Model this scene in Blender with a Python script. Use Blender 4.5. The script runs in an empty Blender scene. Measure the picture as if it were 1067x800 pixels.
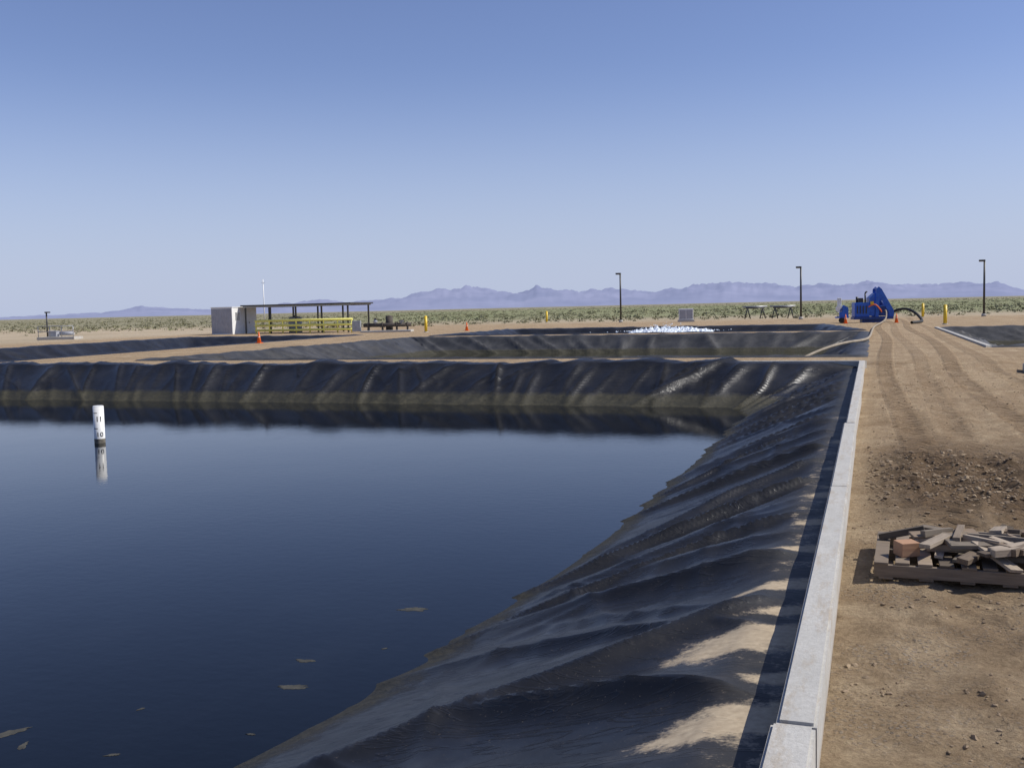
import bpy, bmesh, math, random
import numpy as np
from mathutils import Vector, Matrix, noise, geometry
random.seed(7); rng=np.random.default_rng(7)
C=bpy.context.scene.collection
S=bpy.context.scene
S.view_settings.view_transform='Standard'; S.view_settings.look='None'; S.view_settings.exposure=0

# ---------------------------------------------------------------- node helpers
class N:
    def __init__(s,name):
        s.m=bpy.data.materials.new(name); s.m.use_nodes=True
        s.t=s.m.node_tree; s.b=s.t.nodes['Principled BSDF']; s.out=s.t.nodes['Material Output']
        s._pos=None
    def n(s,k,**kw):
        x=s.t.nodes.new(k)
        for a,b in kw.items(): setattr(x,a,b)
        return x
    def l(s,a,b): s.t.links.new(a,b)
    def pos(s):
        if s._pos is None: s._pos=s.n('ShaderNodeNewGeometry').outputs['Position']
        return s._pos
    def xyz(s):
        x=s.n('ShaderNodeSeparateXYZ'); s.l(s.pos(),x.inputs[0]); return x.outputs
    def noise(s,scale,detail=4,rough=.55,stretch=None,dist=0,vec=None):
        x=s.n('ShaderNodeTexNoise'); x.inputs['Scale'].default_value=scale
        x.inputs['Detail'].default_value=detail; x.inputs['Roughness'].default_value=rough
        x.inputs['Distortion'].default_value=dist
        v=vec or s.pos()
        if stretch:
            mp=s.n('ShaderNodeMapping'); mp.inputs['Scale'].default_value=stretch; s.l(v,mp.inputs[0]); v=mp.outputs[0]
        s.l(v,x.inputs['Vector']); return x.outputs['Fac']
    def rng(s,v,a,b,c=0,d=1,smooth=False):
        x=s.n('ShaderNodeMapRange'); x.clamp=True
        if smooth: x.interpolation_type='SMOOTHSTEP'
        s.l(v,x.inputs[0])
        for i,q in zip((1,2,3,4),(a,b,c,d)): x.inputs[i].default_value=q
        return x.outputs[0]
    def math(s,op,a,b=None,c=None):
        x=s.n('ShaderNodeMath',operation=op)
        for i,q in enumerate((a,b,c)):
            if q is None: continue
            if isinstance(q,(int,float)): x.inputs[i].default_value=q
            else: s.l(q,x.inputs[i])
        return x.outputs[0]
    def mix(s,f,a,b,mode='MIX'):
        x=s.n('ShaderNodeMix',data_type='RGBA',blend_type=mode)
        for i,q in ((0,f),(6,a),(7,b)):
            if isinstance(q,(int,float)): x.inputs[i].default_value=q
            elif isinstance(q,tuple): x.inputs[i].default_value=(*q,1)
            else: s.l(q,x.inputs[i])
        return x.outputs[2]
    def bump(s,h,strength=.5,dist=.02,prev=None):
        x=s.n('ShaderNodeBump'); x.inputs['Strength'].default_value=strength; x.inputs['Distance'].default_value=dist
        s.l(h,x.inputs['Height'])
        if prev: s.l(prev,x.inputs['Normal'])
        return x.outputs[0]
    def col(s,c): s.l(c,s.b.inputs['Base Color'])
    def rough(s,r):
        if isinstance(r,(int,float)): s.b.inputs['Roughness'].default_value=r
        else: s.l(r,s.b.inputs['Roughness'])
    def nrm(s,x): s.l(x,s.b.inputs['Normal'])

def simple(name,c1,c2,scale=3,rough=.6,bump=.2,bs=30,metal=0,bd=.005):
    m=N(name); m.col(m.mix(m.rng(m.noise(scale),.35,.65),c1,c2)); m.rough(rough)
    m.b.inputs['Metallic'].default_value=metal
    if bump: m.nrm(m.bump(m.noise(bs),bump,bd))
    return m.m

# ---------------------------------------------------------------- materials
TRK=((.50,.14,.0),(2.25,.16,.6),(1.3,.10,2.0),(3.1,.08,4.0))   # wheel tracks: x, sway, phase
def mat_soil():
    m=N('soil'); x,y,z=m.xyz()
    base=m.mix(m.rng(m.noise(.55,6,.6),.35,.65),(.48,.36,.225),(.33,.235,.14))
    base=m.mix(m.rng(m.noise(2.3,6,.65),.45,.7),base,(.54,.42,.275))
    fine=m.noise(28,6,.7)
    base=m.mix(1,base,m.mix(m.rng(fine,.3,.7),(.64,.62,.60),(1.12,1.12,1.10)),'MULTIPLY')
    dmp=m.math('MULTIPLY',m.math('MULTIPLY',m.rng(y,3.5,7),m.rng(y,24,15)),m.rng(m.noise(.9,6,.68),.43,.60))
    dmp=m.math('MULTIPLY',dmp,m.rng(x,-.1,.6))
    base=m.mix(m.math('MULTIPLY',dmp,.6),base,(.22,.15,.085))
    b=m.math('MULTIPLY',m.rng(y,9.0,10.2),m.rng(y,15.8,13.4))
    b=m.math('MULTIPLY',b,m.rng(m.noise(1.6,6,.7),.27,.44)); b=m.math('MULTIPLY',b,m.rng(x,-.2,.4))
    base=m.mix(m.math('MULTIPLY',b,.93),base,m.mix(m.rng(m.noise(9,6,.75),.35,.65),(.075,.05,.03),(.19,.128,.075)))
    v=m.n('ShaderNodeTexVoronoi'); v.inputs['Scale'].default_value=34; m.l(m.pos(),v.inputs['Vector'])
    peb=m.rng(v.outputs['Distance'],.42,.25)
    gm=m.math('MULTIPLY',m.rng(m.noise(1.3,3),.47,.62),m.rng(y,9.5,8))
    gm2=m.math('MULTIPLY',gm,peb)
    vc=m.mix(m.rng(v.outputs['Color'],.2,.8),(.22,.185,.15),(.38,.33,.27))
    base=m.mix(m.math('MULTIPLY',gm2,.7),base,vc)
    tr=None
    for x0,sw,p0 in TRK:
        wob=m.math('MULTIPLY',m.math('SINE',m.math('ADD',m.math('MULTIPLY',y,.16),p0)),sw)
        dx=m.math('ABSOLUTE',m.math('SUBTRACT',m.math('SUBTRACT',x,x0),wob))
        msk=m.rng(dx,.25,.17)
        ph=m.math('SINE',m.math('ADD',m.math('MULTIPLY',y,30),m.math('MULTIPLY',dx,34)))
        q=m.math('MULTIPLY',msk,m.rng(ph,-.3,.3,.4,1))
        if x0 in (1.3,3.1): q=m.math('MULTIPLY',q,.6)
        tr=q if tr is None else m.math('MAXIMUM',tr,q)
    tr=m.math('MULTIPLY',tr,m.rng(m.noise(.6,6,.7),.30,.50))
    tr=m.math('MULTIPLY',tr,m.rng(y,6,9))
    base=m.mix(m.math('MULTIPLY',tr,.7),base,(.18,.12,.068))
    st=m.rng(m.noise(1.6,6,.7,stretch=(2.4,.06,1)),.42,.62)
    base=m.mix(m.math('MULTIPLY',m.math('MULTIPLY',st,m.rng(y,13,20)),.5),base,(.29,.20,.115))
    far=m.math('MAXIMUM',m.rng(y,98,112),m.rng(x,-56,-64))
    sand=m.mix(m.rng(m.noise(.035,5,.6),.4,.6),(.47,.385,.27),(.38,.305,.20))
    scr=m.mix(m.rng(m.noise(.12,7,.75,stretch=(1,.3,1)),.36,.64),(.31,.275,.18),(.21,.20,.12))
    farm=m.rng(y,105,150)
    sand=m.mix(farm,sand,scr)
    gr=m.math('MULTIPLY',m.math('MULTIPLY',m.rng(y,125,160),m.rng(y,760,600)),m.rng(m.math('ADD',x,m.math('MULTIPLY',y,.5)),-25,5))
    gr=m.math('MULTIPLY',gr,m.rng(m.noise(.02,4,stretch=(1,.4,1)),.26,.46))
    sand=m.mix(m.math('MULTIPLY',gr,.8),sand,m.mix(m.rng(m.noise(.05,5),.4,.6),(.18,.20,.09),(.25,.26,.135)))
    base=m.mix(far,base,sand)
    m.col(base); m.rough(.95); m.b.inputs['Specular IOR Level'].default_value=.15
    h=m.bump(m.noise(9,8,.76),1.0,.065)
    h=m.bump(m.math('ADD',fine,m.math('MULTIPLY',gm2,.9)),.7,.025,h)
    h=m.bump(tr,.9,.04,h)
    m.nrm(h); return m.m

def mat_liner(kind):
    near=kind=='near'
    m=N('liner_plastic_'+kind); x,y,z=m.xyz()
    dust=m.rng(m.noise(.9,6,.65,stretch=(1,1,.4)),.42,.72)
    dc=(.085,.082,.078) if kind=='weathered' else (.030,.029,.0275)
    c=m.mix(m.math('MULTIPLY',dust,.85),(.03,.03,.03) if kind=='weathered' else (.010,.0098,.0095),dc)
    sp=m.rng(m.noise(80,2,.5),.70,.75); c=m.mix(m.math('MULTIPLY',sp,.4),c,(.3,.25,.19))
    if near:
        a=m.n('ShaderNodeAttribute',attribute_name='sand').outputs['Fac']
        nz=m.math('SUBTRACT',m.noise(5.5,7,.68,stretch=(1,1.3,1)),.5)
        grain=m.math('SUBTRACT',m.noise(55,3,.6),.5)
        v_=m.math('ADD',m.math('ADD',a,m.math('MULTIPLY',nz,1.35)),m.math('MULTIPLY',grain,.4))
        sm=m.rng(v_,.40,.68)
        dustring=m.rng(v_,.1,.6)
        c=m.mix(m.math('MULTIPLY',dustring,.14),c,(.2,.165,.125))
        c=m.mix(m.math('MULTIPLY',sm,.95),c,m.mix(m.rng(m.noise(22),.3,.7),(.50,.405,.275),(.37,.29,.195)))
    nw=m.noise(3.2,8,.75)
    zz=m.math('ADD',z,m.math('MULTIPLY',m.math('SUBTRACT',nw,.5),.26))
    al=m.rng(zz,-.78,-.86) if near else m.rng(zz,-.50,-.58)
    if near:
        al=m.math('MAXIMUM',al,m.math('MULTIPLY',m.rng(zz,-.55,-.66),m.math('MULTIPLY',m.rng(y,25.5,27),.9)))
        alg=m.mix(m.rng(y,25,27.5),m.mix(m.rng(m.noise(16,6,.75),.4,.62),(.010,.010,.006),(.038,.034,.021)),m.mix(m.rng(m.noise(9,6,.7),.35,.65),(.022,.021,.010),(.060,.053,.028)))
    else: alg=m.mix(m.rng(m.noise(9,6,.7),.35,.65),(.022,.021,.011),(.056,.050,.028))
    c=m.mix(m.math('MULTIPLY',al,.9),c,alg)
    m.col(c)
    r=m.rng(m.noise(2.5,5,.6),.3,.7,.32,.46) if kind!='weathered' else m.rng(m.noise(2.5,5,.6),.3,.7,.5,.62)
    r=m.math('ADD',r,m.math('MULTIPLY',al,.4))
    if near:
        r=m.math('MAXIMUM',r,m.math('MULTIPLY',sm,.95))
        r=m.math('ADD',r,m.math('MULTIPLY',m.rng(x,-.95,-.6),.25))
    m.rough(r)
    m.b.inputs['Specular IOR Level'].default_value=.5
    h=m.bump(m.noise(1.4,2,.4,stretch=(.5,1.6,1),dist=.4),.08,.05)
    # hairline creases in the sheet
    cr=m.noise(3.4,3,.5,stretch=(.35,2.2,1),dist=1.2)
    cr=m.math('SUBTRACT',1.0,m.rng(m.math('ABSOLUTE',m.math('SUBTRACT',cr,.5)),0,.035))
    h=m.bump(cr,.30,.012,h)
    h=m.bump(m.math('MULTIPLY',al,nw),.6,.05,h)
    h=m.bump(m.noise(120,3,.6),.10,.003,h)
    m.nrm(h); return m.m

def mat_water(deep,name):
    m=N(name)
    c=m.mix(m.rng(m.noise(.6,6,.65,stretch=(1,.5,1)),.5,.75),deep,tuple(q*1.6+.002 for q in deep)); m.col(c)
    m.b.inputs['IOR'].default_value=1.32; m.b.inputs['Specular IOR Level'].default_value=.46
    m.rough(m.rng(m.noise(.5,6,.65,stretch=(1,.4,1),dist=.5),.52,.70,.015,.07))
    h=m.bump(m.noise(5.5,4,.6,stretch=(1,1.5,1)),.11,.012)
    h=m.bump(m.noise(.35,2,.5),.08,.05,h)
    m.nrm(h); return m.m

def mat_concrete():
    m=N('concrete')
    c=m.mix(m.rng(m.noise(1.7,6,.65),.3,.7),(.43,.42,.385),(.53,.515,.475))
    c=m.mix(m.rng(m.noise(35,5,.7),.35,.75),c,(.38,.365,.33))
    c=m.mix(m.math('MULTIPLY',m.rng(m.noise(5,6,.75,stretch=(2,.5,1)),.50,.66),.6),c,(.34,.275,.195))
    x,y,z=m.xyz()
    c=m.mix(m.math('MULTIPLY',m.rng(m.math('ADD',z,m.math('MULTIPLY',m.noise(6,5,.7),.12)),.12,.04),.6),c,(.29,.215,.14))
    m.col(c); m.rough(.9)
    h=m.bump(m.noise(60,6,.7),.4,.01); h=m.bump(m.noise(4,4,.6),.35,.03,h); m.nrm(h); return m.m

def mat_wood(name,c1,c2):
    m=N(name); oi=m.n('ShaderNodeObjectInfo').outputs['Random']
    tc=m.n('ShaderNodeTexCoord').outputs['Object']
    g=m.noise(14,6,.7,stretch=(.25,4,4),vec=tc)
    c=m.mix(m.rng(g,.3,.7),c1,c2)
    c=m.mix(1,c,m.mix(oi,(.5,.48,.45),(1.5,1.45,1.4)),'MULTIPLY')
    m.col(c); m.rough(.85); m.nrm(m.bump(g,.4,.006)); return m.m

def mat_mountain():
    m=N('mountain_rock_haze'); 
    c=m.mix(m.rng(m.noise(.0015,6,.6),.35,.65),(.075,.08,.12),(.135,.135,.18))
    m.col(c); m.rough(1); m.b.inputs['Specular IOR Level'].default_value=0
    m.b.inputs['Emission Color'].default_value=(.25,.29,.46,1); m.b.inputs['Emission Strength'].default_value=.76  # bluish emission paints distance haze (airlight) onto the rock, which does not glow
    return m.m

def mat_bush():
    m=N('creosote_leaves'); r=m.n('ShaderNodeNewGeometry').outputs['Random Per Island']
    c=m.mix(r,(.15,.15,.08),(.29,.27,.16)); m.col(c); m.rough(.9)
    return m.m

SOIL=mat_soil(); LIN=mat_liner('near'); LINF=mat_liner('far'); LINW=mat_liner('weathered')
WAT=mat_water((.0025,.004,.006),'pond_water_surface'); WATM=mat_water((.03,.03,.018),'murky_water_surface')
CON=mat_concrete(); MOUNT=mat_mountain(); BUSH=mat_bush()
WOODP=mat_wood('pallet_wood',(.25,.20,.145),(.14,.11,.08)); WOODG=mat_wood('weathered_wood',(.39,.33,.255),(.20,.165,.125))
WOODW=mat_wood('fresh_wood',(.30,.18,.105),(.24,.135,.08)); WOODD=mat_wood('brown_scrap_wood',(.21,.16,.11),(.11,.082,.058))
WHITE=simple('white_paint',(.84,.84,.82),(.76,.76,.73),4,.45)
WHITEP=simple('white_plastic_pipe',(.80,.80,.77),(.70,.69,.65),9,.4,.1)
GRIME=simple('waterline_grime',(.10,.09,.07),(.2,.18,.14),14,.7)
BLACKP=simple('black_paint',(.02,.02,.02),(.03,.03,.03),4,.5)
DARKM=simple('dark_bronze_metal',(.03,.03,.03),(.05,.045,.04),4,.45,.1)
GALV=simple('galvanised_metal',(.42,.43,.44),(.33,.34,.35),6,.45,.1,metal=.5)
GREYP=simple('grey_metal_panel',(.38,.39,.42),(.32,.33,.36),3,.5)
YEL=simple('yellow_paint',(.78,.54,.03),(.68,.46,.03),5,.45)
PYEL=simple('pale_yellow_paint',(.90,.84,.20),(.80,.74,.17),5,.5)
ORG=simple('orange_plastic',(.85,.17,.02),(.75,.14,.02),5,.5)
BLUE=simple('blue_machine_paint',(.02,.13,.55),(.015,.09,.42),5,.35)
BLUED=simple('dark_blue_paint',(.012,.06,.27),(.01,.04,.18),5,.45)
RUB=simple('black_rubber',(.02,.02,.02),(.03,.03,.028),8,.75)
HOSE=simple('dusty_hose',(.33,.275,.20),(.24,.20,.145),3,.8)
RUST=simple('weathered_steel',(.085,.065,.05),(.05,.045,.04),7,.8)
FOAM=simple('foam',(.84,.88,.92),(.66,.74,.83),2,.7,.6,5,bd=.1)
SCUM=simple('scum',(.06,.057,.045),(.028,.028,.024),12,.9,.5,40)
ROCK=simple('clod',(.34,.255,.16),(.17,.12,.075),1.5,.95,.4,60)

# ---------------------------------------------------------------- object helpers
def reg(o,name,label=None,cat=None,group=None,kind=None):
    o.name=name
    if label: o['label']=label
    if cat: o['category']=cat
    if group: o['group']=group
    if kind: o['kind']=kind
    return o
def empty(name,loc,rz=0,**k):
    if loc[1]>33 and abs(loc[2])<1e-6: loc=(loc[0],loc[1],.2)
    o=bpy.data.objects.new(name,None); o.empty_display_size=.2; C.objects.link(o); o.location=loc; o.rotation_euler=(0,0,rz)
    return reg(o,name,**k)
def raw(name,verts,faces,mat,smooth=False):
    me=bpy.data.meshes.new(name); me.from_pydata([tuple(v) for v in verts],[],[tuple(f) for f in faces]); me.materials.append(mat)
    if smooth: me.polygons.foreach_set('use_smooth',[True]*len(me.polygons))
    me.update(); o=bpy.data.objects.new(name,me); C.objects.link(o); return o
class MB:
    def __init__(s): s.bm=bmesh.new()
    def box(s,c,size,rz=0,ry=0,rx=0,bev=0):
        M=Matrix.Translation(c)@Matrix.Rotation(rz,4,'Z')@Matrix.Rotation(ry,4,'Y')@Matrix.Rotation(rx,4,'X')@Matrix.Diagonal((*size,1))
        r=bmesh.ops.create_cube(s.bm,size=1,matrix=M)
        if bev:
            es=list({e for v in r['verts'] for e in v.link_edges})
            bmesh.ops.bevel(s.bm,geom=es,offset=bev,segments=2,affect='EDGES',profile=.6)
        return s
    def cyl(s,a,b,r,r2=None,seg=14,cap=True):
        a=Vector(a);b=Vector(b);d=b-a
        M=Matrix.Translation((a+b)/2)@d.to_track_quat('Z','Y').to_matrix().to_4x4()
        rr=bmesh.ops.create_cone(s.bm,cap_ends=cap,segments=seg,radius1=r,radius2=r if r2 is None else r2,depth=d.length,matrix=M)
        for v in rr['verts']:
            for f in v.link_faces:
                if len(f.verts)==4: f.smooth=True
        return s
    def sph(s,c,r,sz=(1,1,1),seg=12):
        rr=bmesh.ops.create_uvsphere(s.bm,u_segments=seg,v_segments=seg//2+2,radius=r,matrix=Matrix.Translation(c)@Matrix.Diagonal((*sz,1)))
        for v in rr['verts']:
            for f in v.link_faces: f.smooth=True
        return s
    def prism(s,prof,y0,y1):
        a=[s.bm.verts.new((p[0],y0,p[1])) for p in prof]; b=[s.bm.verts.new((p[0],y1,p[1])) for p in prof]; n=len(prof)
        s.bm.faces.new(a); s.bm.faces.new(b[::-1])
        for i in range(n): s.bm.faces.new((a[i],b[i],b[(i+1)%n],a[(i+1)%n]))
        bmesh.ops.recalc_face_normals(s.bm,faces=s.bm.faces)
        return s
    def obj(s,name,mat,parent=None,**k):
        me=bpy.data.meshes.new(name); s.bm.to_mesh(me); s.bm.free(); me.materials.append(mat)
        o=bpy.data.objects.new(name,me); C.objects.link(o)
        if parent: o.parent=parent
        reg(o,name,**k); return o
def tube(name,pts,r,mat,parent=None,seg=10,**k):
    cu=bpy.data.curves.new(name,'CURVE'); cu.dimensions='3D'; cu.bevel_depth=r; cu.bevel_resolution=3; cu.resolution_u=10
    sp=cu.splines.new('NURBS'); sp.points.add(len(pts)-1); sp.use_endpoint_u=True; sp.order_u=3
    for i,p in enumerate(pts): sp.points[i].co=(*p,1)
    t=bpy.data.objects.new('t',cu); C.objects.link(t)
    dg=bpy.context.evaluated_depsgraph_get(); me=bpy.data.meshes.new_from_object(t.evaluated_get(dg))
    bpy.data.objects.remove(t); me.materials.clear(); me.materials.append(mat); me.name=name
    me.polygons.foreach_set('use_smooth',[True]*len(me.polygons))
    o=bpy.data.objects.new(name,me); C.objects.link(o)
    if parent: o.parent=parent
    reg(o,name,**k); return o
def copy_thing(o,loc,rz=None,label=None):
    n=o.copy(); C.objects.link(n); n.location=(loc[0],loc[1],.2 if loc[1]>33 and abs(loc[2])<1e-6 else loc[2])
    if rz is not None: n.rotation_euler=(0,0,rz)
    if label: n['label']=label
    for ch in o.children:
        c=ch.copy(); C.objects.link(c); c.parent=n
        for g in ch.children:
            q=g.copy(); C.objects.link(q); q.parent=c
    return n

# ---------------------------------------------------------------- camera
th=math.atan(79.5/1050); ph=math.radians(19.72); rho=.0236
fwd=Vector((-math.sin(ph)*math.cos(th),math.cos(ph)*math.cos(th),-math.sin(th)))
r0=Vector((math.cos(ph),math.sin(ph),0)); u0=r0.cross(fwd)
rt=(r0-rho*u0).normalized(); up=(u0+rho*r0).normalized()
cam=bpy.data.objects.new('camera',bpy.data.cameras.new('camera')); C.objects.link(cam)
cam.matrix_world=Matrix(((rt.x,up.x,-fwd.x,0),(rt.y,up.y,-fwd.y,0),(rt.z,up.z,-fwd.z,2.0),(0,0,0,1)))
cam.data.lens=36*1050/1067; cam.data.sensor_width=36; cam.data.clip_start=.1; cam.data.clip_end=40000
S.camera=cam

# ---------------------------------------------------------------- light
sd=Vector((.76,.24,.82)).normalized()
sun=bpy.data.objects.new('sun',bpy.data.lights.new('sun','SUN')); C.objects.link(sun)
sun.data.energy=4.7; sun.data.angle=math.radians(.53); sun.data.color=(1,.955,.88)
sun.rotation_euler=sd.to_track_quat('Z','Y').to_euler()
w=bpy.data.worlds.new('World'); S.world=w; w.use_nodes=True
nt=w.node_tree; bg=nt.nodes['Background']
sk=nt.nodes.new('ShaderNodeTexSky'); sk.sky_type='NISHITA'; sk.sun_disc=False
sk.sun_elevation=math.asin(sd.z); sk.sun_rotation=math.atan2(sd.x,sd.y)
sk.altitude=300; sk.air_density=1.0; sk.dust_density=.25; sk.ozone_density=3.0
mx=nt.nodes.new('ShaderNodeMix'); mx.data_type='RGBA'; mx.blend_type='MULTIPLY'; mx.inputs[0].default_value=1; mx.inputs[7].default_value=(1.0,.90,1.06,1)
nt.links.new(sk.outputs[0],mx.inputs[6])
# pale lavender desert haze hugging the horizon, by elevation angle
tc=nt.nodes.new('ShaderNodeTexCoord'); sx=nt.nodes.new('ShaderNodeSeparateXYZ'); nt.links.new(tc.outputs['Generated'],sx.inputs[0])
mr=nt.nodes.new('ShaderNodeMapRange'); mr.interpolation_type='SMOOTHSTEP'
nt.links.new(sx.outputs[2],mr.inputs[0])
for i,q in zip((1,2,3,4),(-.02,.24,.92,0)): mr.inputs[i].default_value=q
hz=nt.nodes.new('ShaderNodeMix'); hz.data_type='RGBA'; nt.links.new(mr.outputs[0],hz.inputs[0]); nt.links.new(mx.outputs[2],hz.inputs[6]); hz.inputs[7].default_value=(4.15,4.85,6.6,1)
nt.links.new(hz.outputs[2],bg.inputs[0]); bg.inputs[1].default_value=.11

# ---------------------------------------------------------------- ponds
def offset_poly(P,ws):
    n=len(P); out=[]
    L=[]
    for i in range(n):
        a=Vector(P[i]);b=Vector(P[(i+1)%n]);d=(b-a).normalized();nn=Vector((-d.y,d.x)); L.append((a+nn*ws[i],d))
    for i in range(n):
        p,d=L[i-1];q,e=L[i]
        t=((q-p).x*e.y-(q-p).y*e.x)/(d.x*e.y-d.y*e.x); out.append(p+d*t)
    return out
def fbm(x,y,sc,o=3):
    return noise.fractal(Vector((x*sc,y*sc,3.1)),1,2,o)
SANDP=[(3.75,.36,.62),(4.75,.24,.88),(5.3,.12,.55),(6.0,.28,.98),(6.5,.12,.60),(7.1,.17,.76),(8.15,.17,.70),(9.2,.17,.54),(10.5,.2,.50),(12.2,.24,.45),(14.5,.3,.42),(17.5,.3,.4)]
def make_liner(P,ws,samples,nt_,zw,name,mat,folds,amp,near=False,seed=1,label='',lips=(.04,)*4,zbot=-1.7,lean=.35,base=.2,dfade=99,rim=-.02):
    R=np.random.default_rng(seed); n=len(P); I=offset_poly(P,ws)
    P=[Vector(p) for p in P]
    loop=[]
    cum=0
    for i in range(n):
        a,b=P[i],P[(i+1)%n]; Ln=(b-a).length
        for s in samples[i]: loop.append((i,s/Ln,cum+s,ws[i]))
        cum+=Ln
    tot=cum; m=len(loop); ts=np.linspace(0,1,nt_)
    V=np.zeros((nt_,m,3)); SS=np.array([l[2] for l in loop]); DD=np.zeros((nt_,m)); SC=np.ones((nt_,m))
    for k,t in enumerate(ts):
        c=[P[i].lerp(I[i],t) for i in range(n)]
        Lf=.12+t*2.3
        for j,(i,a,s,wd) in enumerate(loop):
            A,B=c[i],c[(i+1)%n]; Ln=(B-A).length; p=A.lerp(B,a)
            e0=a*Ln; e1=(1-a)*Ln; lf=min(Lf,Ln*.45)
            if e0<lf:
                prev=c[i-1]; P1=A+(prev-A).normalized()*lf; P2=A+(B-A).normalized()*lf; u=.5+.5*e0/lf
                p=P1*(1-u)**2+A*2*u*(1-u)+P2*u*u
            elif e1<lf:
                nx=c[(i+2)%n]; P1=B+(A-B).normalized()*lf; P2=B+(nx-B).normalized()*lf; u=.5-.5*e1/lf
                p=P1*(1-u)**2+B*2*u*(1-u)+P2*u*u
            sc=1
            if near and p.x>-9:
                sc=1+.31*math.exp(-max(0,p.y-5.3)/3.2); p=Vector((-.35-(-.35-p.x)*sc,p.y))
            V[k,j,:2]=p; DD[k,j]=t*wd*sc; SC[k,j]=sc
    T=ts[:,None]*np.ones((1,m))
    lip=np.zeros(m); drape=np.zeros(m)
    for j,(i,a,s,wd) in enumerate(loop):
        Ln=(P[(i+1)%n]-P[i]).length; l0=lips[i]
        e0=a*Ln;e1=(1-a)*Ln
        if l0>0:
            f=1
            if lips[i-1]==0: f=min(f,e0/.8)
            if lips[(i+1)%n]==0: f=min(f,e1/.8)
            l0*=max(0,min(1,f))
        lip[j]=l0
        if near and i==1: drape[j]=max(0,min(1,(e0-3.2)/.6))
    ztop=rim+base
    sh=.06
    z=np.where(T<sh,ztop-.01*T/sh,ztop-.01+(zbot-ztop+.01)*((T-sh)/(1-sh)))
    wig=np.array([1+(.8 if base>0 else .12)*fbm(0.7,s,.9,4) for s in SS])
    z=z+(lip*wig)[None,:]*np.exp(-(DD/(.45 if base>0 else 2.0))**2)
    dr_h=drape*np.clip(np.array([.055+.085*fbm(4.7,s,.8,5) for s in SS]),.01,.2)
    z=z+dr_h[None,:]*np.exp(-(DD/.35)**2)
    F=np.zeros((nt_,m)); G=np.zeros((nt_,m)); H=np.zeros((nt_,m))
    def pas(F,step,wlo,whi,alo,lnv,env_d,short=False,cr=.002):
        s0=0
        while s0<tot:
            s0+=R.uniform(.25,1.9)*step; w0=R.uniform(wlo,whi); a=R.uniform(alo,1)
            ln=R.normal(lean,lnv); b=R.uniform(-.03,.16); dst=R.uniform(-.2,env_d); dend=dst+R.uniform(.8,2.2) if short else R.uniform(2.2,6.5)
            if s0>tot: break
            cen=s0-ln*DD-b*DD*DD
            wd_=w0*(.5+.5*np.clip(DD/2,0,1.3))
            q=(SS[None,:]-cen); q=(q+tot/2)%tot-tot/2; q=q/wd_
            q=np.where(q>0,q*.6,q*1.35)
            env=1/(1+np.exp(-(DD-dst)*4))/(1+np.exp((DD-dend)*2.5))
            F=np.maximum(F,a*env*np.exp(-(np.sqrt(q*q+cr)-cr**.5)))
        return F
    F=pas(F,(.66 if near else .95)*folds,.11*folds,.38*folds,.22,.36,.8)
    if near:
        G=pas(G,.36*folds,.05*folds,.11*folds,.2,.5,2.2,True)
        G*=(V[:,:,1]>24)*1.3+.12
        for _ in range(130):
            sc_=R.uniform(3,30) ; dc=R.uniform(.6,3.1); an=R.normal(.7,.5)*(1 if R.uniform()<.75 else -1); Lh=R.uniform(.6,2.6); wv=R.uniform(.035,.11); a=R.uniform(.2,.7)*(wv/.11)**.5
            dS=SS[None,:]-sc_; dD=DD-dc
            pl=-dS*math.sin(an)+dD*math.cos(an); pq=dS*math.cos(an)+dD*math.sin(an)+.05*pl*pl
            H=np.maximum(H,a*np.clip(1-(pl/Lh)**2,0,1)**1.5*np.exp(-(np.sqrt((pq/wv)**2+.003)-.055)))
    Fm=F.mean(axis=1,keepdims=True)
    fade=np.clip((DD-.06)/.5,0,1); fade=fade*fade*(3-2*fade)
    fade=fade*(.20+.80/(1+np.exp((DD/SC**1.1-dfade)*3.5)))
    big=np.array([[fbm(V[k,j,0],V[k,j,1],.5,2) for j in range(m)] for k in range(nt_)])
    ampv=amp
    if near:
        farm=np.clip((V[:,:,1]-24)/3,0,1)
        ampv=amp*(1+.45*farm); fade=np.maximum(fade,.25*farm)
        z=z+farm*.035*big
    z=z+fade*(ampv*(F-Fm)+ampv*.25*G+amp*.36*H+.03*big)
    V[:,:,2]=z
    skirt=offset_poly([tuple(p) for p in P],[-.42]*n)
    sk_=np.zeros((2,m,3))
    mid=offset_poly([tuple(p) for p in P],[-.16]*n)
    for j,(i,a,s,wd) in enumerate(loop):
        p=Vector(skirt[i]).lerp(Vector(skirt[(i+1)%n]),a); q=Vector(mid[i]).lerp(Vector(mid[(i+1)%n]),a)
        if lips[i]>0 and base>0:
            sk_[0,j]=(p.x,p.y,base-.07) ; sk_[1,j]=(q.x,q.y,max(base-.05,base+lip[j]*wig[j]*.9-.01))
        elif drape[j]>.01:
            sk_[0,j]=(p.x,p.y,.13); sk_[1,j]=(q.x,q.y,V[0,j,2]+.3*dr_h[j])
        else:
            sk_[0,j,:2]=V[0,j,:2]; sk_[1,j,:2]=V[0,j,:2]; sk_[0,j,2]=base-.12; sk_[1,j,2]=base-.06
    V=np.concatenate([sk_,V],0); nr=nt_+2
    verts=V.reshape(-1,3); faces=[]
    for k in range(nr-1):
        for j in range(m):
            j2=(j+1)%m; faces.append((k*m+j,k*m+j2,(k+1)*m+j2,(k+1)*m+j))
    o=raw(name,verts.tolist(),faces,mat,True)
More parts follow.
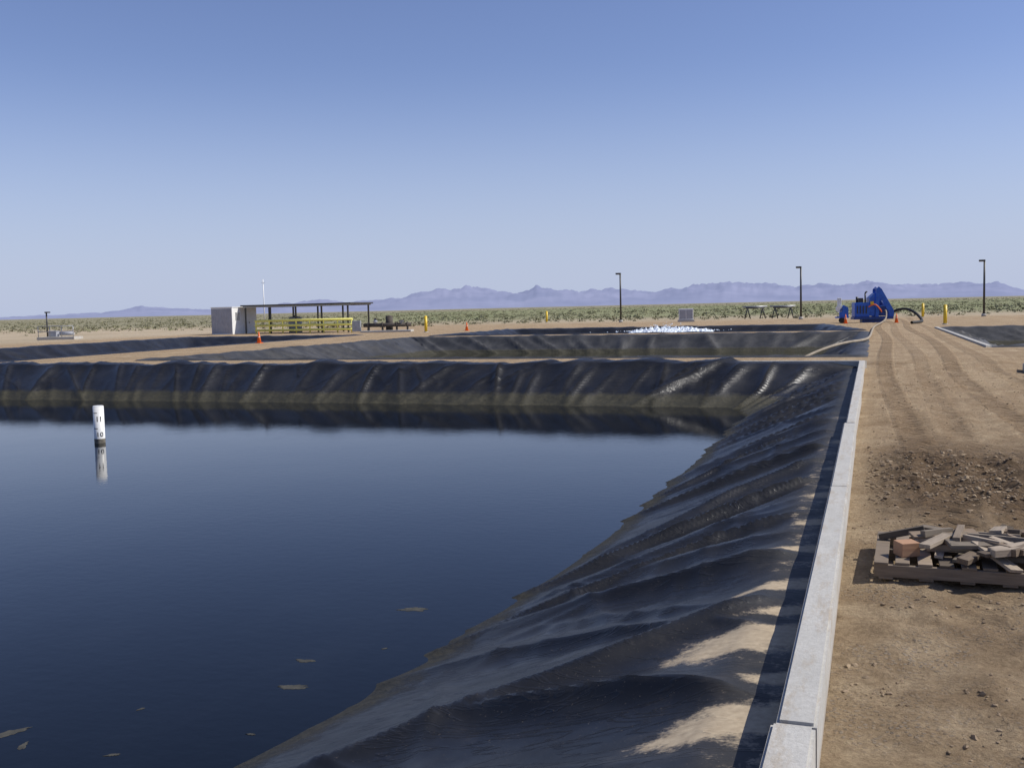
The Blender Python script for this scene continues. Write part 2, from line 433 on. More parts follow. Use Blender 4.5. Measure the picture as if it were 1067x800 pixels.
    if near:
        Y_=V[2:,:,1]; sand=np.zeros((nt_,m))
        for yc,hy,dp in SANDP:
            yy=Y_-yc+.35*DD
            sand=np.maximum(sand,np.exp(-(yy/hy)**2)*np.clip((dp-DD)/.45,0,1))
        sand=np.maximum(sand,.34*np.clip((.5-DD)/.2,0,1)*np.clip((20-Y_)/6,0,1))
        sand*=np.clip(DD/.05,0,1)*np.clip(1.35-F*1.7-H*.8,0,1)*(V[2:,:,0]>-3)
        sand=np.concatenate([np.zeros((2,m)),sand],0)
        at=o.data.attributes.new('sand','FLOAT','POINT'); at.data.foreach_set('value',sand.reshape(-1).astype(np.float32))
    reg(o,name,label=label,cat='pond liner'); return o
def curb(P,samples_j,label,w=.2,top=.25,skip=(),custom=None,maxlen={}):
    out=offset_poly(P,[-w]*len(P)); bm=bmesh.new(); n=len(P)
    def seg(a,b,c,d,z1):
        vs=[bm.verts.new((p[0],p[1],-.2)) for p in (a,b,c,d)]+[bm.verts.new((p[0],p[1],z1)) for p in (a,b,c,d)]
        fs=[(3,2,1,0),(4,5,6,7),(0,1,5,4),(1,2,6,5),(2,3,7,6),(3,0,4,7)]
        ff=[bm.faces.new([vs[i] for i in f]) for f in fs]
        es=[e for e in ff[1].edges]; bmesh.ops.bevel(bm,geom=es,offset=.014,segments=2,affect='EDGES')
    for i in range(n):
        if i in skip: continue
        a=Vector(P[i]);b=Vector(P[(i+1)%n]);oa=Vector(out[i]);ob=Vector(out[(i+1)%n])
        L=(b-a).length; dr_=(b-a).normalized(); per=(oa-a)-dr_*((oa-a).dot(dr_))
        cuts=[0]+list(samples_j[i])+[L]
        if i in maxlen: cuts=[0,maxlen[i]]
        for u,v in zip(cuts[:-1],cuts[1:]):
            g=.006/L; fu=u/L+(g if u>0 else 0); fv=v/L-(g if v<L else 0)
            p0=a.lerp(b,fu);p1=a.lerp(b,fv)
            if custom and i==0:
                xi,xo=custom(.5*(p0.y+p1.y))
                seg((xi[0],p0.y),(xi[1],p1.y),(xo[1],p1.y+(w if v==L else 0)),(xo[0],p0.y),top+random.uniform(-.003,.003)); continue
            seg(p0,p1,ob if v==L else p1+per,oa if u==0 else p0+per,top+random.uniform(-.004,.004))
    bmesh.ops.recalc_face_normals(bm,faces=bm.faces)
    me=bpy.data.meshes.new('concrete_curb'); bm.to_mesh(me); bm.free(); me.materials.append(CON)
    o=bpy.data.objects.new('concrete_curb',me); C.objects.link(o); reg(o,'concrete_curb',label=label,cat='curb'); return o
def fr(a,b,st): return list(np.arange(a,b,st))
def sheet(P,z,mat,name,label=None):
    o=raw(name,[(p[0],p[1],z) for p in P],[tuple(range(len(P)))],mat); reg(o,name,kind='structure',label=label,cat=None); return o

PA=[(-.35,-4),(-.35,30.5),(-46,30.5),(-46,-4)]
sA=[fr(0,5.5,.25)+fr(5.5,13,.028)+fr(13,20,.045)+fr(20,34.5,.08), fr(0,36,.10)+fr(36,45.65,.5), fr(0,34.5,1.5), fr(0,45.6,1.5)]
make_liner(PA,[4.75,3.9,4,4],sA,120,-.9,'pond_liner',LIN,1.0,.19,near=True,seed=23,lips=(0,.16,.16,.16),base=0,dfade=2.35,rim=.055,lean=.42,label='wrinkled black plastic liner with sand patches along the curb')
PB=[(-.4,33.6),(-.4,59),(-28,59),(-28,33.6)]
gen=lambda P,st:[fr(0,(Vector(P[(i+1)%4])-Vector(P[i])).length,st) for i in range(4)]
make_liner(PB,[3.6,3.6,4.5,3.6],gen(PB,.2),26,-.8,'pond_liner',LINW,1.1,.34,seed=6,dfade=2.6,lips=(.07,)*4,label='weathered grey plastic liner around the murky far pond')
PC=[(-35,32),(-36.5,68),(-52,68),(-50,32)]
make_liner(PC,[4,4,4,4],gen(PC,.35),14,-.9,'pond_liner',LINF,1.4,.24,seed=8,lips=(.06,)*4,label='black plastic liner beside the sandy service road')
PD=[(30,39.5),(30,65),(3.7,65),(4.0,39.5)]
make_liner(PD,[4,4,4,4],gen(PD,.25),18,-.9,'pond_liner',LINW,1.1,.42,seed=9,lips=(.09,.09,.0,.09),label='crumpled dark liner of pond across the dirt road')
PE=[(30,-4),(30,29.8),(4.0,29.8),(4.0,-4)]
make_liner(PE,[4,4,4,4],gen(PE,.4),12,-.9,'pond_liner',LINF,1.4,.22,seed=10,lips=(0,0,0,0),base=0,label='black liner of neighbouring pond past the dirt road')
PF=[(-.6,62.5),(-3.5,78.5),(-28,78.5),(-28,62.5)]
make_liner(PF,[3.6,3.6,4,3.6],gen(PF,.35),14,-.8,'pond_liner',LINF,1.3,.30,seed=12,lips=(.07,)*4,label='black liner of the pond with white aerator foam')
def wat(P,ins,z,mat,nm='water'): return sheet([tuple(p) for p in offset_poly(P,[ins]*len(P))],z,mat,nm)
wat(PA,.9,-.9,WAT); wat(PB,.8,-.75,WATM); wat(PC,.8,-.9,WAT); wat(PD,.8,-.9,WATM); wat(PE,.8,-.9,WAT); wat(PF,.8,-.7,WATM)
def js(P,st=6): 
    return [fr(st,(Vector(P[(i+1)%len(P)])-Vector(P[i])).length-1,st) for i in range(len(P))]
jA=js(PA); jA[0]=[2.6,8.22,13.9,19.1,24.5,30]
def cw(y):
    if y<4.2: return ((-.45,-.395),(-.235,-.215))
    if y<9: return ((-.375,-.37),(-.21,-.205))
    if y<15.1: return ((-.37,-.38),(-.205,-.21))
    return ((-.35,-.355),(-.22,-.19))
curb(PA,jA,'pale concrete curb wall along the large pond',skip=(2,3),custom=cw,maxlen={1:3.6})
curb(PD,js(PD),'concrete curb around the pond across the dirt road',top=.27,skip=(0,1,3))
curb(PE,js(PE),'concrete curb of the neighbouring pond',top=.2)

# ---------------------------------------------------------------- ground
def ruts(x,y):
    h=0
    for x0,sw,p0 in TRK:
        d=abs(x-x0-sw*math.sin(.16*y+p0)); 
        if d<.5: h+= -.035*math.exp(-(d/.16)**4)+.025*math.exp(-((d-.28)/.06)**2)
    return h*min(1,max(0,(y-5.5)/3))*(.7+.9*noise.noise(Vector((x*.3,y*.3,0))))
def ss(a,b,v): t=max(0,min(1,(v-a)/(b-a))); return t*t*(3-2*t)
def hgt(x,y):
    ra=ss(30.35,30.6,y); rb=ss(29.5,33.5,y); k=ss(-.9,-.3,x); rise=.2*(ra*(1-k)+rb*k)
    if -.3<x<4 and y<32:
        h=.035*fbm(x,y,.8,4)+.024*fbm(x,y,4,5)+ruts(x,y)
        b=max(0,min(1,(y-9.3)/.8))*max(0,min(1,(14.3-y)/1.2))
        h+=b*(.095*abs(fbm(x,y,3.3,6))+.02)*min(1,max(0,(x+.1)/.4))
        h+=.03*max(0,fbm(x+7,y,1.8,4))*(y<9.5)
        return h*min(1,max(0.15,(x+.15)/.25))-.02*max(0,1-max(0,x+.2)/.35)+rise
    r=math.hypot(x,y)
    if r>125: return .2+min(1,(r-125)/100)*.35*fbm(x,y,.012,3)
    return rise
pts=[];edges=[]
holes=[]
for P in (PA,PB,PC,PD,PE,PF):
    h=[tuple(p) for p in offset_poly(P,[-.1]*len(P))]; holes.append(h)
    i0=len(pts); pts+= [Vector(p) for p in h]; n=len(h); edges+=[(i0+i,i0+(i+1)%n) for i in range(n)]
def inside(p,h):
    c=False;n=len(h);j=n-1
    for i in range(n):
        if (h[i][1]>p[1])!=(h[j][1]>p[1]) and p[0]<(h[j][0]-h[i][0])*(p[1]-h[i][1])/(h[j][1]-h[i][1])+h[i][0]: c=not c
        j=i
    return c
def grid(x0,x1,y0,y1,st,chk=False):
    y=y0;k=0
    while y<y1:
        x=x0+(st/2 if k%2 else 0)
        while x<x1:
            p=(x+random.uniform(-.2,.2)*st,y+random.uniform(-.2,.2)*st)
            if not (chk and any(inside(p,h) for h in holes)): pts.append(Vector(p))
            x+=st
        y+=st*.9;k+=1
grid(-.2,2.2,2.6,9.3,.052); grid(-.2,3.8,9.3,14.6,.06); grid(-.2,3.75,14.65,35,.14); grid(2.25,3.8,2.6,9.3,.2)
grid(-48,-.3,30.65,33.4,.4,True); grid(-47,-.4,30.62,30.64,.5)
grid(-70,20,35,95,2.5,True); grid(-35,-28.3,30.7,60,.8,True)
for r in [90,130,170,220,280,350,450,600,800,1100,1600,2500,4000,7000,12000,16000]:
    nn=72
    for k in range(nn):
        a=2*math.pi*k/nn+r; p=(r*math.cos(a),r*math.sin(a))
        if any(inside(p,h) for h in holes): continue
        pts.append(Vector(p))
ov,oe,of,_,_,_=geometry.delaunay_2d_cdt(pts,edges,[],0,1e-4)
hb=[(min(p[0] for p in h),max(p[0] for p in h),min(p[1] for p in h),max(p[1] for p in h)) for h in holes]
faces=[]
for f in of:
    cx=sum(ov[i][0] for i in f)/len(f); cy=sum(ov[i][1] for i in f)/len(f)
    if any(b[0]<cx<b[1] and b[2]<cy<b[3] and inside((cx,cy),h) for b,h in zip(hb,holes)): continue
    faces.append(f)
g=raw('ground',[(v[0],v[1],hgt(v[0],v[1])) for v in ov],faces,SOIL,True); reg(g,'ground',kind='structure')

# loose clods and stones on the soil
bm=bmesh.new(); bmesh.ops.create_icosphere(bm,subdivisions=1,radius=1); ib=np.array([v.co[:] for v in bm.verts]); fb=[[v.index for v in f.verts] for f in bm.faces]; bm.free()
cv=[];cf=[]
for i in range(6200):
    if i<3400: x=random.uniform(-.05,3.4); y=random.gauss(12.0,1.2); s=abs(random.gauss(.004,.008))+.003
    elif i<5400:
        x=random.uniform(-.15,2.2); y=random.uniform(3.3,9.5); s=abs(random.gauss(.002,.005))+.002
        if fbm(x,y,.9,2)<-.05: continue
    else: x=random.uniform(-.1,3.6); y=random.uniform(9,30); s=abs(random.gauss(.003,.006))+.003
    if 0<x<1.3 and 7.4<y<8.6: continue
    v=ib*(1+.35*rng.standard_normal((len(ib),1)).clip(-1,1))*np.array([s*random.uniform(.8,1.5),s*random.uniform(.8,1.5),s*.7])
    a=random.uniform(0,6.3); c_,s_=math.cos(a),math.sin(a)
    v=np.stack([v[:,0]*c_-v[:,1]*s_+x,v[:,0]*s_+v[:,1]*c_+y,v[:,2]+hgt(x,y)+s*.2],1)
    o0=len(cv); cv+=v.tolist(); cf+=[[o0+q for q in f] for f in fb]
o=raw('gravel',cv,cf,ROCK); reg(o,'gravel',label='loose clods and pebbles scattered on the dirt',cat='gravel',kind='stuff')

# ---------------------------------------------------------------- desert scrub
nb=19000; K=14
az=rng.uniform(math.radians(-60),math.radians(18),nb); rr=108*np.exp(rng.uniform(0,1,nb)**.7*2.95)
bx=rr*np.sin(az); by=rr*np.cos(az)
ok=((by>108)|(bx<-80)|((bx<-40)&(by>95)))&~((bx<-60)&(by<100)&(rng.uniform(0,1,nb)<.8))
bx=bx[ok];by=by[ok];nb=len(bx)
sz=rng.uniform(.14,.36,nb)*(1+.7*(rng.uniform(0,1,nb)<.07))
d=rng.standard_normal((nb,K,3)); d/=np.linalg.norm(d,axis=2,keepdims=True); d[:,:,2]=np.abs(d[:,:,2])
rad=rng.uniform(.45,1,(nb,K,1))
ctr=d*rad*sz[:,None,None]*np.array([1.9,1.9,1.0]); 
ctr[:,:,0]+=bx[:,None]; ctr[:,:,1]+=by[:,None]
u=rng.standard_normal((nb,K,3)); u/=np.linalg.norm(u,axis=2,keepdims=True); v=rng.standard_normal((nb,K,3)); v-=u*(u*v).sum(2,keepdims=True); v/=np.linalg.norm(v,axis=2,keepdims=True)
q=sz[:,None,None]*rng.uniform(.18,.38,(nb,K,1))
VV=np.stack([ctr-u*q-v*q*.6,ctr+u*q-v*q*.5,ctr+u*q*.7+v*q,ctr-u*q*.8+v*q*.8],2).reshape(-1,3)
gz=np.array([hgt(a,b) for a,b in zip(bx,by)]); VV[:,2]+=np.repeat(gz,K*4)
me=bpy.data.meshes.new('desert_scrub'); nf=nb*K
me.vertices.add(nf*4); me.vertices.foreach_set('co',VV.astype(np.float32).ravel())
me.loops.add(nf*4); me.loops.foreach_set('vertex_index',np.arange(nf*4,dtype=np.int32))
me.polygons.add(nf); me.polygons.foreach_set('loop_start',np.arange(0,nf*4,4,dtype=np.int32)); me.polygons.foreach_set('loop_total',np.full(nf,4,dtype=np.int32))
me.materials.append(BUSH); me.update(); me.validate()
o=bpy.data.objects.new('desert_scrub',me); C.objects.link(o); reg(o,'desert_scrub',label='olive creosote scrub covering the sandy desert plain',cat='scrub',kind='stuff')

# ---------------------------------------------------------------- mountains
prof=[(-400,8),(-200,9),(0,3),(60,4),(110,5),(150,9.5),(190,8),(215,5.5),(240,6.5),(285,8),(310,10.5),(335,14),(365,10),(400,12),(420,15),(450,19),(490,22.5),(520,18),(545,16),(562,22),(580,19),(600,16.5),(640,17),(680,13.5),(720,18.5),(755,23),(790,19.5),(830,15.5),(870,17),(920,17),(960,13),(1000,14),(1040,12.5),(1067,6),(1200,11),(1500,7)]
px=np.array([p[0] for p in prof]);pv=np.array([p[1] for p in prof])
na=1000; nr=18; mv=[];mf=[]
for k in range(nr):
    t=k/(nr-1); R_=8200+3600*t
    pr=math.sin(math.pi*min(1,t/.62*.5) if t<.62 else math.pi*(.5+.5*(t-.62)/.38))
    for j in range(na):
        U=-420+(1950*j/(na-1)); a=math.atan((U-533)/1050)-ph
        e=np.interp(U,px,pv)*10400/1050
        X=R_*math.sin(a);Y=R_*math.cos(a)
        rg=noise.ridged_multi_fractal(Vector((X*.0019,Y*.0012,0)),1,2.1,6,1,2)
        n2=noise.fractal(Vector((X*.007,Y*.004,2)),.9,2,5)
        hh=max(e,-10)*pr*(.72+.185*rg)+ (9+.14*e)*n2*pr
        mv.append((X,Y,hh-6 if t<.01 else hh-3))
for k in range(nr-1):
    for j in range(na-1): mf.append((k*na+j,k*na+j+1,(k+1)*na+j+1,(k+1)*na+j))
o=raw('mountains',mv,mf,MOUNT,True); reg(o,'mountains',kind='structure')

# ---------------------------------------------------------------- depth marker in the pond
mk=empty('depth_marker',(-16.89,18.66,-.9),label='white pipe depth marker standing in the pond water',cat='depth marker')
MB().cyl((0,0,-.9),(0,0,.85),.12,seg=32).cyl((0,0,.85),(0,0,.862),.12,.108,seg=32).obj('pipe',WHITEP,mk)
MB().cyl((0,0,-.02),(0,0,.10),.1215,seg=32,cap=False).obj('waterline_stain',GRIME,mk)
def wrap(me,name,r=.1225):
    b0=math.atan2(-18.66,16.89)
    for v in me.vertices:
        a=b0+v.co.x/r; v.co=(r*math.cos(a),r*math.sin(a),v.co.y)
    me.materials.clear(); me.materials.append(BLACKP); o=bpy.data.objects.new(name,me); C.objects.link(o); o.parent=mk
def rect(x0,x1,y0,y1):
    bm=bmesh.new(); n=max(2,int((x1-x0)/.02)); vs=[]
    for i in range(n+1):
        a=x0+(x1-x0)*i/n; vs.append((bm.verts.new((a,y0,0)),bm.verts.new((a,y1,0))))
    for i in range(n): bm.faces.new((vs[i][0],vs[i+1][0],vs[i+1][1],vs[i][1]))
    me=bpy.data.meshes.new('tick'); bm.to_mesh(me); bm.free(); return me
for z in (.69,.33): wrap(rect(-.13,-.03,z,z+.018),'scale_mark')
def num(txt,z,sz,x):
    cu=bpy.data.curves.new('n','FONT'); cu.body=txt; cu.size=sz; cu.align_x='CENTER'; cu.offset=.003
    t=bpy.data.objects.new('t',cu); C.objects.link(t); dg=bpy.context.evaluated_depsgraph_get(); me=bpy.data.meshes.new_from_object(t.evaluated_get(dg)); bpy.data.objects.remove(t)
    for v in me.vertices: v.co.y+=z; v.co.x+=x
    wrap(me,'numeral')
num("1",.50,.17,-.035); num("1",.50,.17,.045); num("1",.15,.15,-.035); num("0",.15,.15,.05)

# floating scum
for i,(x,y,l,rz) in enumerate([(-4.2,8.7,.34,.35),(-4.25,6.6,.26,.3),(-4.45,7.15,.2,.2),(-5.7,5.3,.26,1),(-5.45,5.15,.14,2),(-4.75,5.2,.1,.5),(-4.05,5.75,.08,.2),(-5.1,5.9,.07,1.2),(-3.95,7.6,.07,.8)]):
    vs=[];n=90
    for k in range(n):
        a=2*math.pi*k/n; r=.8+.35*noise.fractal(Vector((math.cos(a)*1.8+i*3,math.sin(a)*1.8,i)),.6,2,5)
        vs.append((r*math.cos(a)*l*.55,r*math.sin(a)*l*.2+.05*l*math.sin(a*2+i),0))
    vs2=[(a*.85,b*.85,.002) for a,b,_ in vs]
    f=[(k,(k+1)%n,n+(k+1)%n,n+k) for k in range(n)]+[tuple(range(n,2*n))]
    o=raw('floating_scum',vs+vs2,f,SCUM); o.location=(x,y,-.899); o.rotation_euler=(0,0,rz)
    reg(o,'floating_scum',label='small brown scum patch floating on the pond',cat='scum',group='scum patches on the pond')

# ---------------------------------------------------------------- pallet with scrap wood
pal=empty('pallet',(.64,7.97,.02),math.radians(-1.5),label='weathered wooden pallet loaded with scrap boards on dirt',cat='pallet')
for i in range(3): MB().box((0,-.48+.48*i,.06),(1.22,.04,.085),bev=.004).obj('stringer',WOODP,pal)
for i in range(9): MB().box((-.56+.14*i,0,.113),(.095,1.0+random.uniform(-.03,.02),.018),rz=random.uniform(-.02,.02),bev=.003).obj('deck_board',WOODP,pal)
for i in range(5): MB().box((-.53+.265*i,0,.009),(.095,1.0,.017),bev=.003).obj('bottom_board',WOODP,pal)
HM={}; CAP=.225
def under(pts_): return min(CAP,max([HM.get((round(a/.03),round(b/.03)),.145) for a,b in pts_]))
def plank(x,y,L,W,T,rz,mat,label,name='scrap_board'):
    c,s=math.cos(rz),math.sin(rz)
    def foot(u0,u1):
        return [(x+u*c-v*s,y+u*s+v*c) for u in np.arange(u0,u1+.001,.025) for v in np.arange(-W/2,W/2+.001,.02)]
    z1=under(foot(-L/2,-.1*L)); z2=under(foot(.1*L,L/2)); zm=under(foot(-.1*L,.1*L))
    tilt=math.atan2(z2-z1,L*.7); tilt=max(-.35,min(.35,tilt)); zc=max((z1+z2)/2,min(zm,(z1+z2)/2+.02))+T/2+.002
    o=MB().box((0,0,0),(L,W,T),bev=.003).obj(name,mat,label=label,cat='scrap wood',group='scrap wood pieces on the pallet' if name=='scrap_board' else None)
    o.location=(x,y,zc); o.rotation_euler=(random.uniform(-.2,.2),-tilt,rz)
    for u in np.arange(-L/2,L/2+.001,.025):
        for v in np.arange(-W/2,W/2+.001,.02):
            k=(round((x+u*c-v*s)/.03),round((y+u*s+v*c)/.03)); HM[k]=max(HM.get(k,.145),zc+u*math.sin(tilt)+T/2)
    return o
random.seed(33)
plank(.24,7.72,.14,.12,.10,.5,WOODW,'short warm brown timber block on the pallet','timber_block')
for i in range(44):
    mat=random.choice([WOODG,WOODG,WOODG,WOODP,WOODD]); L=random.uniform(.14,.50); T,W=random.choice([(.03,.09),(.03,.06),(.038,.08),(.022,.06),(.022,.11),(.05,.05)])
    x=random.uniform(.20,1.14); y=random.uniform(7.58,8.34)
    L=min(L,2*min(x-.06,1.30-x)+.02)
    L=max(L,.10)
    if abs(x-.24)<.17 and y<7.90: continue
    plank(x,y,L,W,T,random.choice([random.gauss(0,.6),random.gauss(.5,.7),random.uniform(0,3.14)]),mat,
          {WOODG:'weathered grey scrap board on the pallet',WOODD:'dark brown scrap board on the pallet',WOODP:'brown scrap board on the pallet'}[mat])
plank(.44,7.80,.42,.08,.03,1.15,WOODG,'weathered grey scrap board on the pallet')

# ---------------------------------------------------------------- lamp posts
lp=empty('lamp_post',(-24.5,102.2,0),0,label='dark metal lamp post at the edge of the ponds',cat='lamp post',group='lamp posts beyond the ponds')
MB().cyl((0,0,0),(0,0,.25),.22,.2,20).obj('base',CON,lp)
MB().cyl((0,0,.25),(0,0,5.0),.10,.08,12).box((0,0,.27),(.26,.26,.03)).obj('pole',DARKM,lp)
hd=MB().box((-.2,0,5.02),(.52,.34,.16),bev=.02).box((-.02,0,4.98),(.12,.1,.12)).obj('lamp_head',DARKM,lp)
MB().box((-.24,0,4.93),(.36,.26,.02),bev=.004).obj('lens',WHITE,hd)
copy_thing(lp,(-6.5,101.4,0)); copy_thing(lp,(9.5,100.3,0))
sl=empty('lamp_post',(-67.3,68.8,0),label='short dark lamp post beside the valve platform',cat='lamp post')
MB().cyl((0,0,0),(0,0,2.3),.07,.06,12).box((0,0,.02),(.3,.3,.04)).obj('pole',DARKM,sl)
MB().box((.12,0,2.33),(.42,.26,.11),bev=.02).obj('lamp_head',DARKM,sl)

# ---------------------------------------------------------------- bollards & cones
bo=empty('bollard',(-33.3,73,0),label='yellow painted steel bollard on the sandy ground',cat='bollard',group='yellow bollards around the ponds')
MB().cyl((0,0,0),(0,0,1.25),.12,seg=18).sph((0,0,1.25),.12,(1,1,.6)).obj('post',YEL,bo)
MB().cyl((0,0,0),(0,0,.06),.2,.17,18).obj('footing',CON,bo)
for p in [(-34.9,109.6),(4.4,100.7),(4.6,73.5)]: copy_thing(bo,(*p,0))
co=empty('traffic_cone',(-35.2,52.7,0),label='orange traffic cone standing beside the sandy road',cat='traffic cone',group='orange traffic cones')
MB().box((0,0,.02),(.36,.36,.04),bev=.01).obj('base',ORG,co)
MB().cyl((0,0,.04),(0,0,.70),.135,.025,20).obj('cone',ORG,co)
MB().cyl((0,0,.38),(0,0,.50),.079,.056,20,cap=False).obj('collar',WHITE,co)
copy_thing(co,(-31.4,76.9,0)); copy_thing(co,(-1.9,80.4,0)); copy_thing(co,(1.7,80.6,0))

# ---------------------------------------------------------------- shade structure and shed
sh=empty('equipment_shed',(-54.9,78.4,0),label='grey and white metal equipment shed beside the canopy',cat='shed')
MB().box((0,0,1.2),(2.2,3.8,2.4),bev=.02).obj('wall',WHITE,sh)
b=MB()
for i in range(13): b.box((-1.02+.17*i,-1.91,1.2),(.14,.03,2.2))
b.obj('front_louvre',GREYP,sh)
MB().box((0,0,2.43),(2.3,3.9,.05),bev=.02).obj('roof',WHITE,sh)
dr=MB().box((1.12,.3,1.0),(.04,.95,2.0),bev=.008).obj('door',WHITE,sh)
MB().sph((1.17,.62,1.0),.05).obj('handle',DARKM,dr)
MB().box((1.12,-1.1,1.6),(.05,.6,.7),bev=.01).obj('electrical_panel',GALV,sh)
an=empty('antenna_mast',(-54.2,82.2,0),label='thin white antenna mast rising behind the shed',cat='antenna')
MB().cyl((0,0,0),(0,0,5.0),.06,.04,10).obj('mast',WHITE,an)
MB().box((0,0,4.7),(.4,.03,.03)).obj('aerial',GALV,an)
cp=empty('shade_canopy',(-48.0,79.6,0),label='flat dark steel canopy on slender posts above equipment',cat='canopy')
MB().box((0,0,2.52),(11.2,4.2,.12),bev=.01).obj('roof',DARKM,cp)
for yy in (-1.9,1.9): MB().box((0,yy,2.40),(10.9,.1,.11)).obj('beam',GALV,cp)
for i in range(5):
    for yy in (-1.9,1.9): MB().box((-5.2+2.6*i,yy,1.17),(.12,.12,2.34)).obj('post',DARKM,cp)
pf=empty('yellow_railing',(-46.4,76.6,0),label='pale yellow pipe railing in front of the canopy',cat='railing')
for z in (.3,.72,1.14): MB().cyl((-5.1,0,z),(4.6,0,z),.10).obj('rail',PYEL,pf)
for i in range(8): MB().cyl((-5.0+1.36*i,0.0,0),(-5.0+1.36*i,0.0,1.2),.06).obj('post',PYEL,pf)
tk=empty('chemical_tank',(-49.5,80,0),label='squat grey tank standing under the canopy',cat='tank')
MB().cyl((0,0,0),(0,0,1.3),.6,seg=24).sph((0,0,1.3),.6,(1,1,.3),20).obj('shell',GREYP,tk); MB().cyl((0,0,1.4),(0,0,1.55),.16).obj('lid',DARKM,tk)

# valve assembly
va=empty('valve_assembly',(-38.2,76,0),.3,label='dark pipes and valves on concrete pad beside canopy',cat='pipework')
MB().box((0,0,.08),(4.2,1.8,.16),bev=.02).obj('pad',CON,va)
b=MB().cyl((-2,0,.6),(2,0,.6),.16)
for x in (-1.6,-.4,.8,1.7): b.cyl((x-.04,0,.6),(x+.04,0,.6),.26).box((x,0,.3),(.12,.3,.4))
b.obj('pipe',RUST,va)
for x,hh in ((-1.0,1.15),(1.2,.95)):
    v_=MB().cyl((x,0,.6),(x,0,hh),.1).cyl((x,0,.85),(x,0,.95),.2).obj('valve',GREYP,va)
    MB().cyl((x,0,hh),(x,0,hh+.04),.24,seg=18).obj('handwheel',RUST,v_)
MB().cyl((0.1,.5,.16),(0.1,.5,1.25),.3).sph((.1,.5,1.25),.3,(1,1,.5)).obj('filter_vessel',RUST,va)
MB().box((-2.6,.1,.55),(.7,.5,.9),bev=.03).obj('control_box',GALV,va)
# platform by short lamp
vp=empty('valve_platform',(-64.8,67.6,0),.3,label='low concrete valve pad with pipe handrail on sand',cat='platform')
MB().box((0,0,.12),(3.2,1.6,.24),bev=.02).obj('slab',CON,vp)
b=MB()
for x in (-1.5,-.5,.5,1.5): b.cyl((x,-.7,.24),(x,-.7,1.15),.03)
for z in (.7,1.15): b.cyl((-1.5,-.7,z),(1.5,-.7,z),.03)
b.obj('handrail',GALV,vp)
MB().box((-.6,.2,.5),(.7,.6,.5),bev=.05).cyl((-.1,.2,.5),(1.1,.2,.5),.15).obj('pump_body',GREYP,vp)

# frames, cabinet, foam
fm=empty('pipe_rack',(-11.8,110.5,0),.3,label='low dark steel pipe rack on the desert edge',cat='pipe rack',group='pipe racks on the desert edge')
b=MB()
for x in (-.8,.8): b.cyl((x-.3,0,0),(x,0,1.15),.06).cyl((x+.3,0,0),(x,0,1.15),.06)
b.cyl((-1.0,0,1.15),(1.0,0,1.15),.07).obj('frame',DARKM,fm)
MB().cyl((-1.3,.1,1.28),(1.3,.1,1.28),.08).obj('pipe',GALV,fm)
copy_thing(fm,(-8.9,110,0),.1)
cb=empty('control_cabinet',(-17.2,99,0),.2,label='pale grey control cabinet on a concrete plinth',cat='cabinet')
MB().box((0,0,.1),(1.6,.8,.2)).obj('plinth',CON,cb); MB().box((0,0,.75),(1.4,.6,1.1),bev=.03).obj('body',WHITE,cb)
MB().box((-.33,-.31,.75),(.6,.03,.9),bev=.01).obj('door',GREYP,cb); MB().box((.33,-.31,.75),(.6,.03,.9),bev=.01).obj('door',GREYP,cb)
bm=bmesh.new()
bmesh.ops.create_grid(bm,x_segments=150,y_segments=80,size=1,matrix=Matrix.Diagonal((4.2,2.0,1,1)))
for v in bm.verts:
    x,y=v.co.x,v.co.y; r=math.hypot(x/4.2,y/2.0); e=max(0,1-r**3*(1+.5*noise.noise(Vector((x,y,0)))))
    v.co.z=-.1+e*(.54+.32*abs(noise.fractal(Vector((x*2.2,y*2.2,1)),.7,2,5)))
for f in bm.faces: f.smooth=True
for i in range(420):
    x=random.gauss(0,1.6); y=random.gauss(0,.7); z=.38+abs(random.gauss(0,.2))*math.exp(-(x/2.4)**2)
    bmesh.ops.create_icosphere(bm,subdivisions=1,radius=random.uniform(.015,.05),matrix=Matrix.Translation((x,y,z)))
me=bpy.data.meshes.new('foam'); bm.to_mesh(me); bm.free(); me.materials.append(FOAM); o=bpy.data.objects.new('foam',me); C.objects.link(o); o.location=(-14.0,73.8,-.36)
reg(o,'foam',label='white churning foam thrown up by an aerator',cat='foam',kind='stuff')

# ---------------------------------------------------------------- blue pump
pu=empty('trailer_pump',(.1,82.6,0),math.radians(12),label='blue angular diesel pump unit with hoses on dirt',cat='pump')
MB().box((0,0,.35),(2.9,.14,.2)).box((0,1.3,.35),(2.9,.14,.2)).box((-1.4,.65,.35),(.14,1.3,.2)).box((1.4,.65,.35),(.14,1.3,.2)).box((0,.65,.12),(1.6,1.0,.24)).obj('chassis',BLUED,pu)
MB().box((-.85,.65,1.0),(1.1,1.2,1.1),bev=.03).prism([(-.3,.5),(.1,.5),(.1,2.25),(-.3,1.9)],.1,1.2).obj('engine_enclosure',BLUE,pu)
for i in range(4): MB().box((-1.2+.22*i,.03,1.0),(.08,.04,.6)).obj('louvre',DARKM,pu)
MB().box((-.1,.07,1.5),(.25,.04,.25)).obj('warning_panel',YEL,pu)
MB().box((-.9,.4,1.7),(.35,.35,.4)).cyl((-1.1,.7,1.5),(-1.1,.7,2.0),.1).obj('air_cleaner',DARKM,pu)
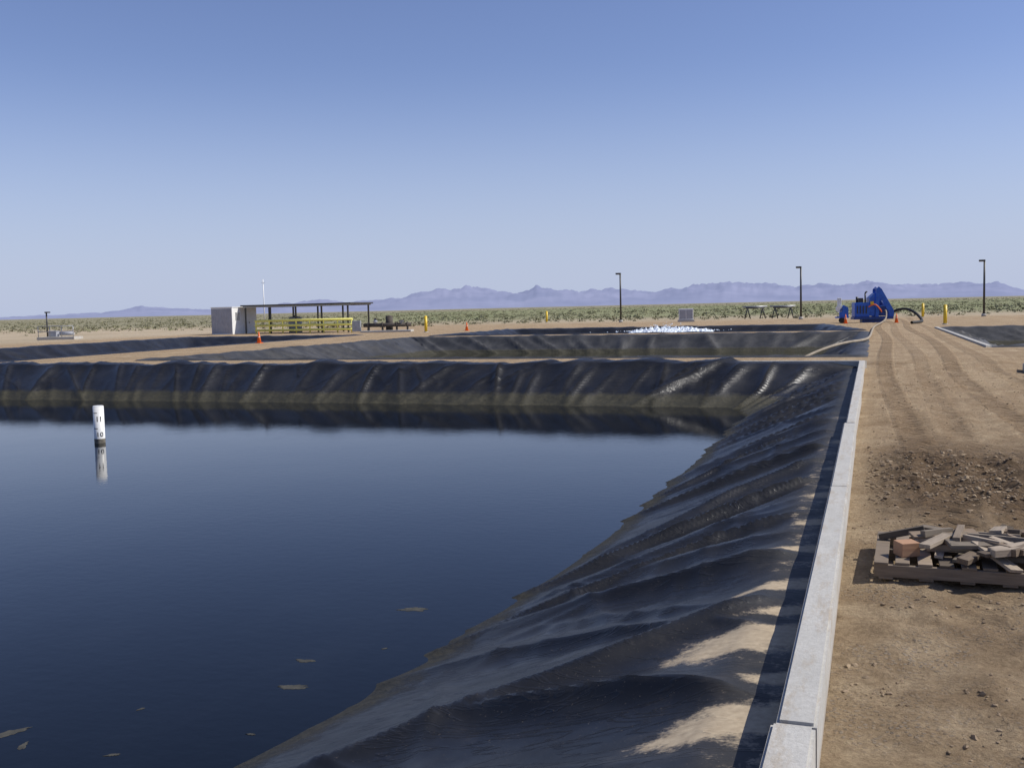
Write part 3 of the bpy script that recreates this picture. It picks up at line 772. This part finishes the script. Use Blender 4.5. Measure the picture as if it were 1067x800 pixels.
MB().cyl((-.5,.65,1.5),(-.5,.65,2.3),.06).cyl((-.5,.65,2.3),(-.35,.65,2.4),.06).obj('exhaust',DARKM,pu)
MB().box((.65,.6,.9),(.8,.9,.8),bev=.08).cyl((.65,.6,.9),(1.4,.6,.9),.2).cyl((.65,.6,1.3),(.65,.6,1.7),.2).cyl((1.32,.6,.9),(1.4,.6,.9),.3).obj('pump_casing',BLUED,pu)
FR=[(.13,.45),(.18,2.55),(.38,2.75),(.6,2.55),(1.5,.9),(1.5,.45),(1.25,.45),(.75,1.5),(.45,1.9),(.38,.45)]
MB().prism(FR,.0,.1).prism(FR,1.17,1.27).box((.38,.63,2.6),(.2,1.2,.12)).obj('lifting_frame',BLUE,pu)
tube('fuel_hose',[(-.4,-.05,1.2),(0,-.15,1.5),(.4,-.15,1.1),(.6,0,.8)],.05,ORG,pu)
bb=empty('pump_cart',(-2.2,81.9,0),.1,label='small blue pump cart with white motor cover',cat='pump cart')
MB().box((0,0,.45),(1.0,.8,.1)).prism([(-.2,.5),(.45,.5),(.45,1.2),(.1,1.4),(-.2,1.0)],-.3,.3).obj('frame',BLUE,bb)
MB().cyl((-.2,-.3,1.1),(-.2,.3,1.1),.26).box((-.2,0,1.6),(.3,.4,.7),bev=.04).obj('motor_cover',WHITE,bb)
for y in (-.42,.42): MB().cyl((0,y-.05,.22),(0,y+.05,.22),.22).obj('wheel',RUB,bb)
tube('discharge_hose',[(.9,83.1,1.1),(1.0,81.6,1.2),(1.0,80.5,.5),(.6,77,.28),(.1,68,.28),(-.02,58,.28),(-.1,48,.30),(-.3,43.5,.34),(-1.0,41,.36),(-1.9,38.8,.15),(-3.0,37.0,-.40),(-3.8,36,-.75)],.055,HOSE,label='dusty tan discharge hose draping into the pond',cat='hose')
tube('suction_hose',[(1.5,83.4,1.0),(2.2,82.9,1.3),(3.0,81.6,1.0),(3.5,80.2,.35),(3.3,78,.3),(2.6,76,.3)],.10,RUB,label='black suction hose looping onto dirt beside the pump',cat='hose')
